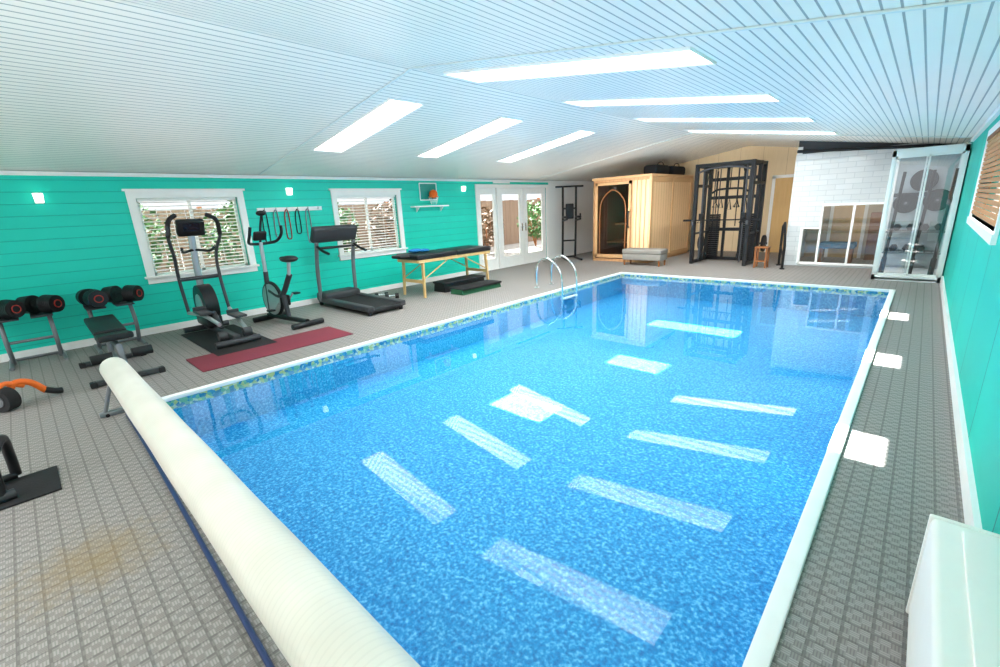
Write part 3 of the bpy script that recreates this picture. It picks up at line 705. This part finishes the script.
w = MB(); w.tube([(b_-.035, SY0-.03, .95), (b_-.035, SY0-.09, .97), (b_-.035, SY0-.09, 1.33), (b_-.035, SY0-.03, 1.35)], .018, 8, 3); w.build('handle', 'black', dd)
for y, z in ((2.1, .45), (1.6, .95)):
    w = MB(); w.span((SX0+.06, SY1-y, z), (SX1-.06, SY1-.06, z+.05)); w.build('inner_bench', 'sauna_side', t)
for a, b_ in ((SY0, SY0+.09), (12.87, 12.94), (SY1-.09, SY1)):
    w = MB(); w.span((SX1, a, .05), (SX1+.02, b_, SZ-.07)); w.build('corner_trim', 'sauna_trim', t)
for z in (.05, SZ-.2):
    w = MB(); w.span((SX1, SY0+.09, z), (SX1+.018, SY1-.09, z+.12)); w.build('rail_trim', 'sauna_trim', t)
for y, sx, lab in ((12.55, .8, 'black duffel bag on the sauna roof, the one nearer the pool'), (13.65, .9, 'black duffel bag on the sauna roof, the one farther from the pool')):
    t = thing('duffel_bag', lab, 'bag', (-5.62, y, SZ), R(88), 'bags on the sauna roof')
    w = MB(); w.box((0, 0, .13), (sx, .42, .26), bev=.08); w.build('body', 'bagblack', t)
    w = MB(); w.tube([(-.2, -.1, .24), (-.1, -.12, .32), (.1, -.12, .32), (.2, -.1, .24)], .012, 8, 4); w.build('handle', 'black', t)
t = thing('ottoman', 'grey upholstered ottoman bench in front of the sauna', 'ottoman', (-5.2, 11.12, 0), 0)
w = MB(); w.box((0, 0, .22), (1.04, .42, .16), bev=.015); w.build('body', 'fabric', t)
w = MB(); w.box((0, 0, .36), (1.06, .44, .12), bev=.03); w.build('cushion', 'fabric', t)
for x in (-.47, .47):
    for y in (-.17, .17):
        w = MB(); w.cyl((x, y, 0), (x, y, .15), .018, .026); w.build('leg', 'brown', t)

# power rack
RW = .62
t = thing('power_rack', 'large black open-frame cable power rack beside the wooden sauna', 'power rack', (-3.62, 12.3, 0))
for x in (-RW, RW):
    for y in (-.5, .1, .5):
        w = MB(); w.box((x, y, 1.2), (.08, .08, 2.4)); w.build('upright', 'black', t)
    for z in (.05, 2.36, 1.9):
        w = MB(); w.box((x, 0, z), (.065, 1.1, .07)); w.build('side_beam', 'black', t)
for y, z in ((-.5, 2.36), (.5, 2.36), (.5, .05), (.5, 1.6), (.1, 2.36), (.5, .8), (.5, 2.05)):
    w = MB(); w.box((0, y, z), (2*RW, .05, .08)); w.build('crossmember', 'black', t)
for x in (-.2, .2):
    w = MB(); w.box((x, .5, 1.2), (.06, .045, 2.3)); w.build('rear_strut', 'black', t)
w = MB(); w.tube([(-RW, -.5, 2.2), (-.25, -.62, 2.28), (.25, -.62, 2.28), (RW, -.5, 2.2)], .024, 8, 4); w.build('pull_up_bar', 'dgrey', t)
for x in (-.4, .4):
    w = MB()
    for k in range(22): w.box((x, .36, .12+k*.05), (.24, .12, .042), bev=.006)
    w.build('weight_stack', 'steel', t)
    xx = x+(.08 if x > 0 else -.08)
    for q, yy, rr in ((-.06, .36, .012), (.06, .36, .012), (xx-x, -.42, .02)):
        w = MB(); w.cyl((x+q, yy, .08), (x+q, yy, 2.3), rr); w.build('guide_rod', 'dgrey', t)
    w = MB(); w.box((xx, -.42, 1.15), (.1, .1, .18), bev=.01); w.build('cable_carriage', 'black', t)
    for z in (2.25, .2):
        w = MB(); w.cyl((x-.02, -.3, z), (x+.02, -.3, z), .08); w.build('pulley', 'black', t)
    for a, b_ in (((x, -.3, 2.22), (xx, -.42, 1.2)), ((x, -.3, .22), (xx, -.42, 1.1)), ((x, .36, 2.25), (x, .36, 1.2)), ((x*.6, -.2, 2.3), (x*.6, -.2, 1.5)), ((x*.35, .2, 2.3), (x*.35, .2, .9))):
        w = MB(); w.cyl(a, b_, .011, seg=6); w.build('cable', 'black', t)
    w = MB(); w.tube([(xx, -.48, 1.12), (xx-.06, -.5, 1.02), (xx+.06, -.5, 1.02)], .016, 8, 0, True); w.build('cable_handle', 'black', t)
    w = MB(); w.tube([(x*.6, -.2, 1.5), (x*.6-.07, -.2, 1.38), (x*.6+.07, -.2, 1.38)], .016, 8, 0, True); w.build('cable_handle', 'black', t)
w = MB(); w.tube([(-.42, .05, 1.72), (-.25, .05, 1.8), (.25, .05, 1.8), (.42, .05, 1.72)], .024, 8, 3); w.cyl((0, .05, 1.8), (0, .05, 2.33), .01); w.build('pulldown_bar', 'black', t)
for i, x in enumerate((-.3, -.1, .08, .28)):
    w = MB(); w.tube([(x, .42, 1.56), (x-.05, .4, 1.35-.05*(i % 2)), (x+.05, .4, 1.35-.05*(i % 2))], .018, 8, 0, True); w.build('hanging_attachment', 'black', t)
for x in (-RW, RW):
    w = MB(); w.box((x, -.57, 1.02), (.06, .12, .1), bev=.01); w.build('j_hook', 'dgrey', t)
    w = MB(); w.box((x, -.02, .75), (.045, 1.0, .045)); w.build('safety_bar', 'dgrey', t)
    w = MB(); w.cyl((x, .5, .45), (x+(-.22 if x < 0 else .22), .5, .45), .024); w.build('plate_peg', 'dgrey', t)
t = thing('barbell', 'dark barbell resting across the hooks of the power rack', 'barbell', (-3.62, 11.73, 1.085))
w = MB(); w.cyl((-.75, 0, 0), (.75, 0, 0), .014); w.build('bar', 'steel', t)
for s in (-1, 1):
    w = MB(); w.cyl((s*.68, 0, 0), (s*.86, 0, 0), .025); w.build('sleeve', 'steel', t)
def plate(loc, r, th, axis, lab, grp, rz=0):
    t = thing('weight_plate', lab, 'weight plate', loc, rz, grp)
    w = MB(); w.cyl((-th/2, 0, 0), (th/2, 0, 0), r, seg=36); w.build('disc', 'black', t)
    w = MB(); w.ring((0, 0, 0), (1, 0, 0), r-.02, th*.55); w.build('rim', 'rubber', t)
    w = MB(); w.cyl((-th*.6, 0, 0), (th*.6, 0, 0), .05); w.build('hub', 'dgrey', t)
    return t
p0 = plate((-2.86, 12.8, .45), .2, .05, 0, 'large black weight plate on the right rear peg of the power rack', 'plates on the rack')
dup(p0, (-4.38, 12.8, .45), 0, 'large black weight plate on the rear peg of the rack nearest the sauna', 'plates on the rack')
t = thing('wooden_stool', 'small brown wooden stool beside the power rack', 'stool', (-2.62, 11.7, 0))
w = MB(); w.box((0, 0, .46), (.28, .28, .03), bev=.006); w.build('seat', 'brown', t)
for x in (-.11, .11):
    for y in (-.11, .11):
        w = MB(); w.box((x, y, .225), (.035, .035, .45)); w.build('leg', 'brown', t)
w = MB(); w.box((0, 0, .15), (.24, .24, .02)); w.build('shelf', 'brown', t)

# glass cabinet in the right corner
CX0, CX1, CY0, CY1, CZ = -.56, .38, 10.75, 12.25, 2.24
t = thing('glass_cabinet', 'tall white framed glass cabinet in the far right corner', 'cabinet', (0, 0, 0))
w = MB()
for x in (CX0, CX1-.05):
    for y in (CY0, CY1-.05): w.span((x, y, 0), (x+.05, y+.05, CZ))
w.span((CX0, CY0, 0), (CX1, CY0+.05, .1)); w.span((CX0, CY0, CZ-.1), (CX1, CY0+.05, CZ)); w.span((CX0, CY0, 0), (CX0+.04, CY1, .1)); w.span((CX0, CY0, CZ-.1), (CX0+.04, CY1, CZ)); w.build('frame', 'white', t)
w = MB(); w.span((CX0, CY0, .02), (CX1, CY1, .05)); w.build('floor_panel', 'white', t)
w = MB(); w.span((CX0+.05, CY1-.02, .1), (CX1-.02, CY1, CZ-.05)); w.span((CX1-.02, CY0+.05, .1), (CX1, CY1-.05, CZ-.05)); w.build('back_panel', 'cab_back', t)
w = MB()
for i in range(12): w.span((CX0, CY0+.02+i*.125, CZ), (CX1, CY0+.09+i*.125, CZ+.02))
w.build('top_slats', 'white', t)
xm = (CX0+CX1)/2
for a, b_, y in ((CX0+.05, xm+.03, CY0+.012), (xm-.03, CX1-.05, CY0+.03)):
    w = MB()
    w.span((a, y, .1), (a+.025, y+.014, CZ-.1)); w.span((b_-.025, y, .1), (b_, y+.014, CZ-.1)); w.span((a, y, .1), (b_, y+.014, .13)); w.span((a, y, CZ-.13), (b_, y+.014, CZ-.1)); dd = w.build('door', 'white', t)
    w = MB(); w.quad((a+.02, y+.006, .12), (b_-.02, y+.006, .12), (b_-.02, y+.006, CZ-.12), (a+.02, y+.006, CZ-.12)); w.build('pane', 'mirrorglass', dd)
w = MB(); w.quad((CX0+.013, CY0+.05, .1), (CX0+.013, CY1-.05, .1), (CX0+.013, CY1-.05, CZ-.1), (CX0+.013, CY0+.05, CZ-.1)); w.build('side_glass', 'glass', t)
for z in (.4, .8):
    w = MB()
    for i in range(9): w.span((CX0+.06+i*.1, CY1-.55, z), (CX0+.07+i*.1, CY1-.06, z+.01))
    w.span((CX0+.05, CY1-.56, z-.01), (CX1-.05, CY1-.54, z+.015)); w.span((CX0+.05, CY1-.07, z-.01), (CX1-.05, CY1-.05, z+.015)); w.build('wire_shelf', 'grey', t)
w = MB(); w.span((CX0+.05, CY1-.06, 1.45), (CX1-.05, CY1-.02, 1.52)); w.build('peg_bar', 'dgrey', t)
pos_p = [(-.1, 1.74, .19, 2, 'highest'), (.14, 1.37, .19, 3, 'right'), (-.3, 1.33, .18, 2, 'left')]
for x, z, r, n_, nm in pos_p:
    w = MB(); w.cyl((x, CY1-.04, z), (x, CY1-.4, z), .02); w.build('peg', 'grey', t)
    for j in range(n_):
        plate((x, CY1-.16-j*.07, z), r, .055, 0, 'black weight plate on the %s peg in the glass cabinet, %s one' % (nm, ('rearmost', 'second', 'front')[j]), 'plates in the cabinet', R(90))
for i, (x, mm, lab) in enumerate(((-.42, 'steel', 'dark bar leaning upright at the left inside the glass cabinet'), (-.02, 'steel', 'dark bar leaning upright at the middle of the glass cabinet'), (.27, 'steel', 'dark bar leaning upright at the right inside the glass cabinet'))):
    o = MB().cyl((x-.03, CY0+.5, .06), (x+.04, CY0+.75, 1.9), .025).cyl((x-.032, CY0+.49, .06), (x-.02, CY0+.535, .36), .04).build('weight_bar', mm); tag(o, lab, 'weight bar', 'bars in the cabinet')
for z, k in ((.815, 4), (.415, 3)):
    for i in range(k):
        hx = -.36+i*.2
        h_ = thing('hand_weight', 'black hand weight on the %s cabinet shelf, number %s from the left' % (('upper' if z > .6 else 'lower'), ('one', 'two', 'three', 'four')[i]), 'hand weight', (hx, CY1-.3, z+.065), R(90), 'hand weights in the cabinet')
        w = MB(); w.cyl((-.06, 0, 0), (.06, 0, 0), .015); w.build('handle', 'chrome', h_)
        for s in (-1, 1):
            w = MB(); w.cyl((s*.05, 0, 0), (s*.13, 0, 0), .065, seg=6); w.build('head', 'black', h_)
# heater
t = thing('baseboard_heater', 'white wall heater casing at the lower right corner', 'heater', (.29, .6, 0))
w = MB(); w.box((0, 0, .235), (.21, 2.9, .43), bev=.02); w.build('casing', 'heater', t)
w = MB(); w.box((0, 1.455, .225), (.22, .02, .45), bev=.006); w.build('end_cap', 'heater', t)
w = MB(); w.box((.02, 0, .452), (.1, 2.8, .008), bev=.003); w.build('top_strip', 'heater', t)
# back room
o = MB().span((-.92, 13.8, 0), (-.4, 14.15, 1.1), .01).span((-.92, 13.79, .55), (-.4, 13.8, .57)).build('storage_cupboard', 'brown'); tag(o, 'brown wooden cupboard seen through the interior glass panels', 'cupboard')
t = thing('padded_bench', 'blue-grey padded bench seen through the interior glass panels', 'bench', (-1.4, 13.2, 0))
w = MB(); w.box((0, 0, .4), (.7, .4, .14), bev=.04); w.build('seat', 'seat_blue', t)
for x in (-.28, .28):
    w = MB(); w.box((x, 0, .17), (.06, .34, .34)); w.build('leg', 'brown', t)

# ------------------------------------------------------------------ light
def area(name, loc, sx, sy, e, rot=(0, 0, 0), col=(1, 1, 1), gloss=True, spread=180):
    l = bpy.data.lights.new(name, 'AREA'); l.shape = 'RECTANGLE'; l.size = sx; l.size_y = sy; l.energy = e; l.color = col; l.spread = R(spread)
    o = bpy.data.objects.new(name, l); C.objects.link(o); o.location = loc; o.rotation_euler = rot
    if not gloss: o.visible_glossy = False
    return o
for i, (x, y, z, sx, sy) in enumerate(area_pos): area('skylight_glow', (x, y, z), sx*.9, sy*.85, 46, col=(1, .98, .94), gloss=False)
area('back_room_fill', (-.9, 13.2, 2.35), .8, .8, 13, col=(1, .92, .78))  # added fill with no fitting, lights the room behind the inner glass
area('cabinet_fill', (-.1, 11.4, 2.12), .6, .6, 9)  # added fill inside the cabinet, no fixture there
area('camera_end_fill', (-1.8, -1.6, 1.7), 1.6, 1.6, 100, rot=(R(150), 0, R(25)), col=(1, .95, .88), gloss=False)  # added fill by the camera, aimed up at the ceiling
area('ceiling_fill', (-3.4, 7.0, .9), 7.4, 14, 150, rot=(PI, 0, 0), col=(1, .9, .8), gloss=False)  # added upward fill that brightens the ceiling, no real source
area('room_fill', (-4.0, 6.5, 2.28), 6, 12, 180, col=(1, .98, .95), gloss=False)  # added downward fill over the whole room, no real source
area('far_end_fill', (-4.4, 8.4, 1.9), 5, .8, 90, rot=(R(78), 0, 0), gloss=False, spread=85)  # added fill that lifts the dim far end
s = bpy.data.lights.new('sun', 'SUN'); s.energy = 80; s.angle = R(.5); so = bpy.data.objects.new('sun', s); C.objects.link(so)
so.rotation_euler = Vector((.95, -.07, -1)).to_track_quat('-Z', 'Y').to_euler(); so.location = (-5, 5, 8)
# bright hazy sky: stronger overhead than near the horizon
wd = bpy.data.worlds.new('World'); bpy.context.scene.world = wd; wd.use_nodes = True
wn = wd.node_tree; bg = wn.nodes['Background']; bg.inputs[0].default_value = (.94, .97, 1, 1)
tc = wn.nodes.new('ShaderNodeTexCoord'); sx_ = wn.nodes.new('ShaderNodeSeparateXYZ'); wn.links.new(tc.outputs['Generated'], sx_.inputs[0])
mr = wn.nodes.new('ShaderNodeMapRange'); mr.inputs[1].default_value = .4; mr.inputs[2].default_value = .65; mr.inputs[3].default_value = 1.3; mr.inputs[4].default_value = 12
wn.links.new(sx_.outputs[2], mr.inputs[0]); wn.links.new(mr.outputs[0], bg.inputs[1])
bpy.context.scene.view_settings.view_transform = 'Standard'
bpy.context.scene.view_settings.exposure = -.12
bpy.context.scene.view_settings.gamma = .96
# ------------------------------------------------------------------ camera
rx = Vector((.733, .6737, -.046)); fw = Vector((-.663, .7021, -.2713)).normalized()
rx = (rx-fw*rx.dot(fw)).normalized(); up = rx.cross(fw)
cam = bpy.data.cameras.new('camera'); cam.sensor_width = 36; cam.lens = 445/1000*36; cam.clip_start = .02
co = bpy.data.objects.new('camera', cam); C.objects.link(co)
co.matrix_world = Matrix(((rx.x, up.x, -fw.x, 0), (rx.y, up.y, -fw.y, 0), (rx.z, up.z, -fw.z, 1.6), (0, 0, 0, 1)))
bpy.context.scene.camera = co
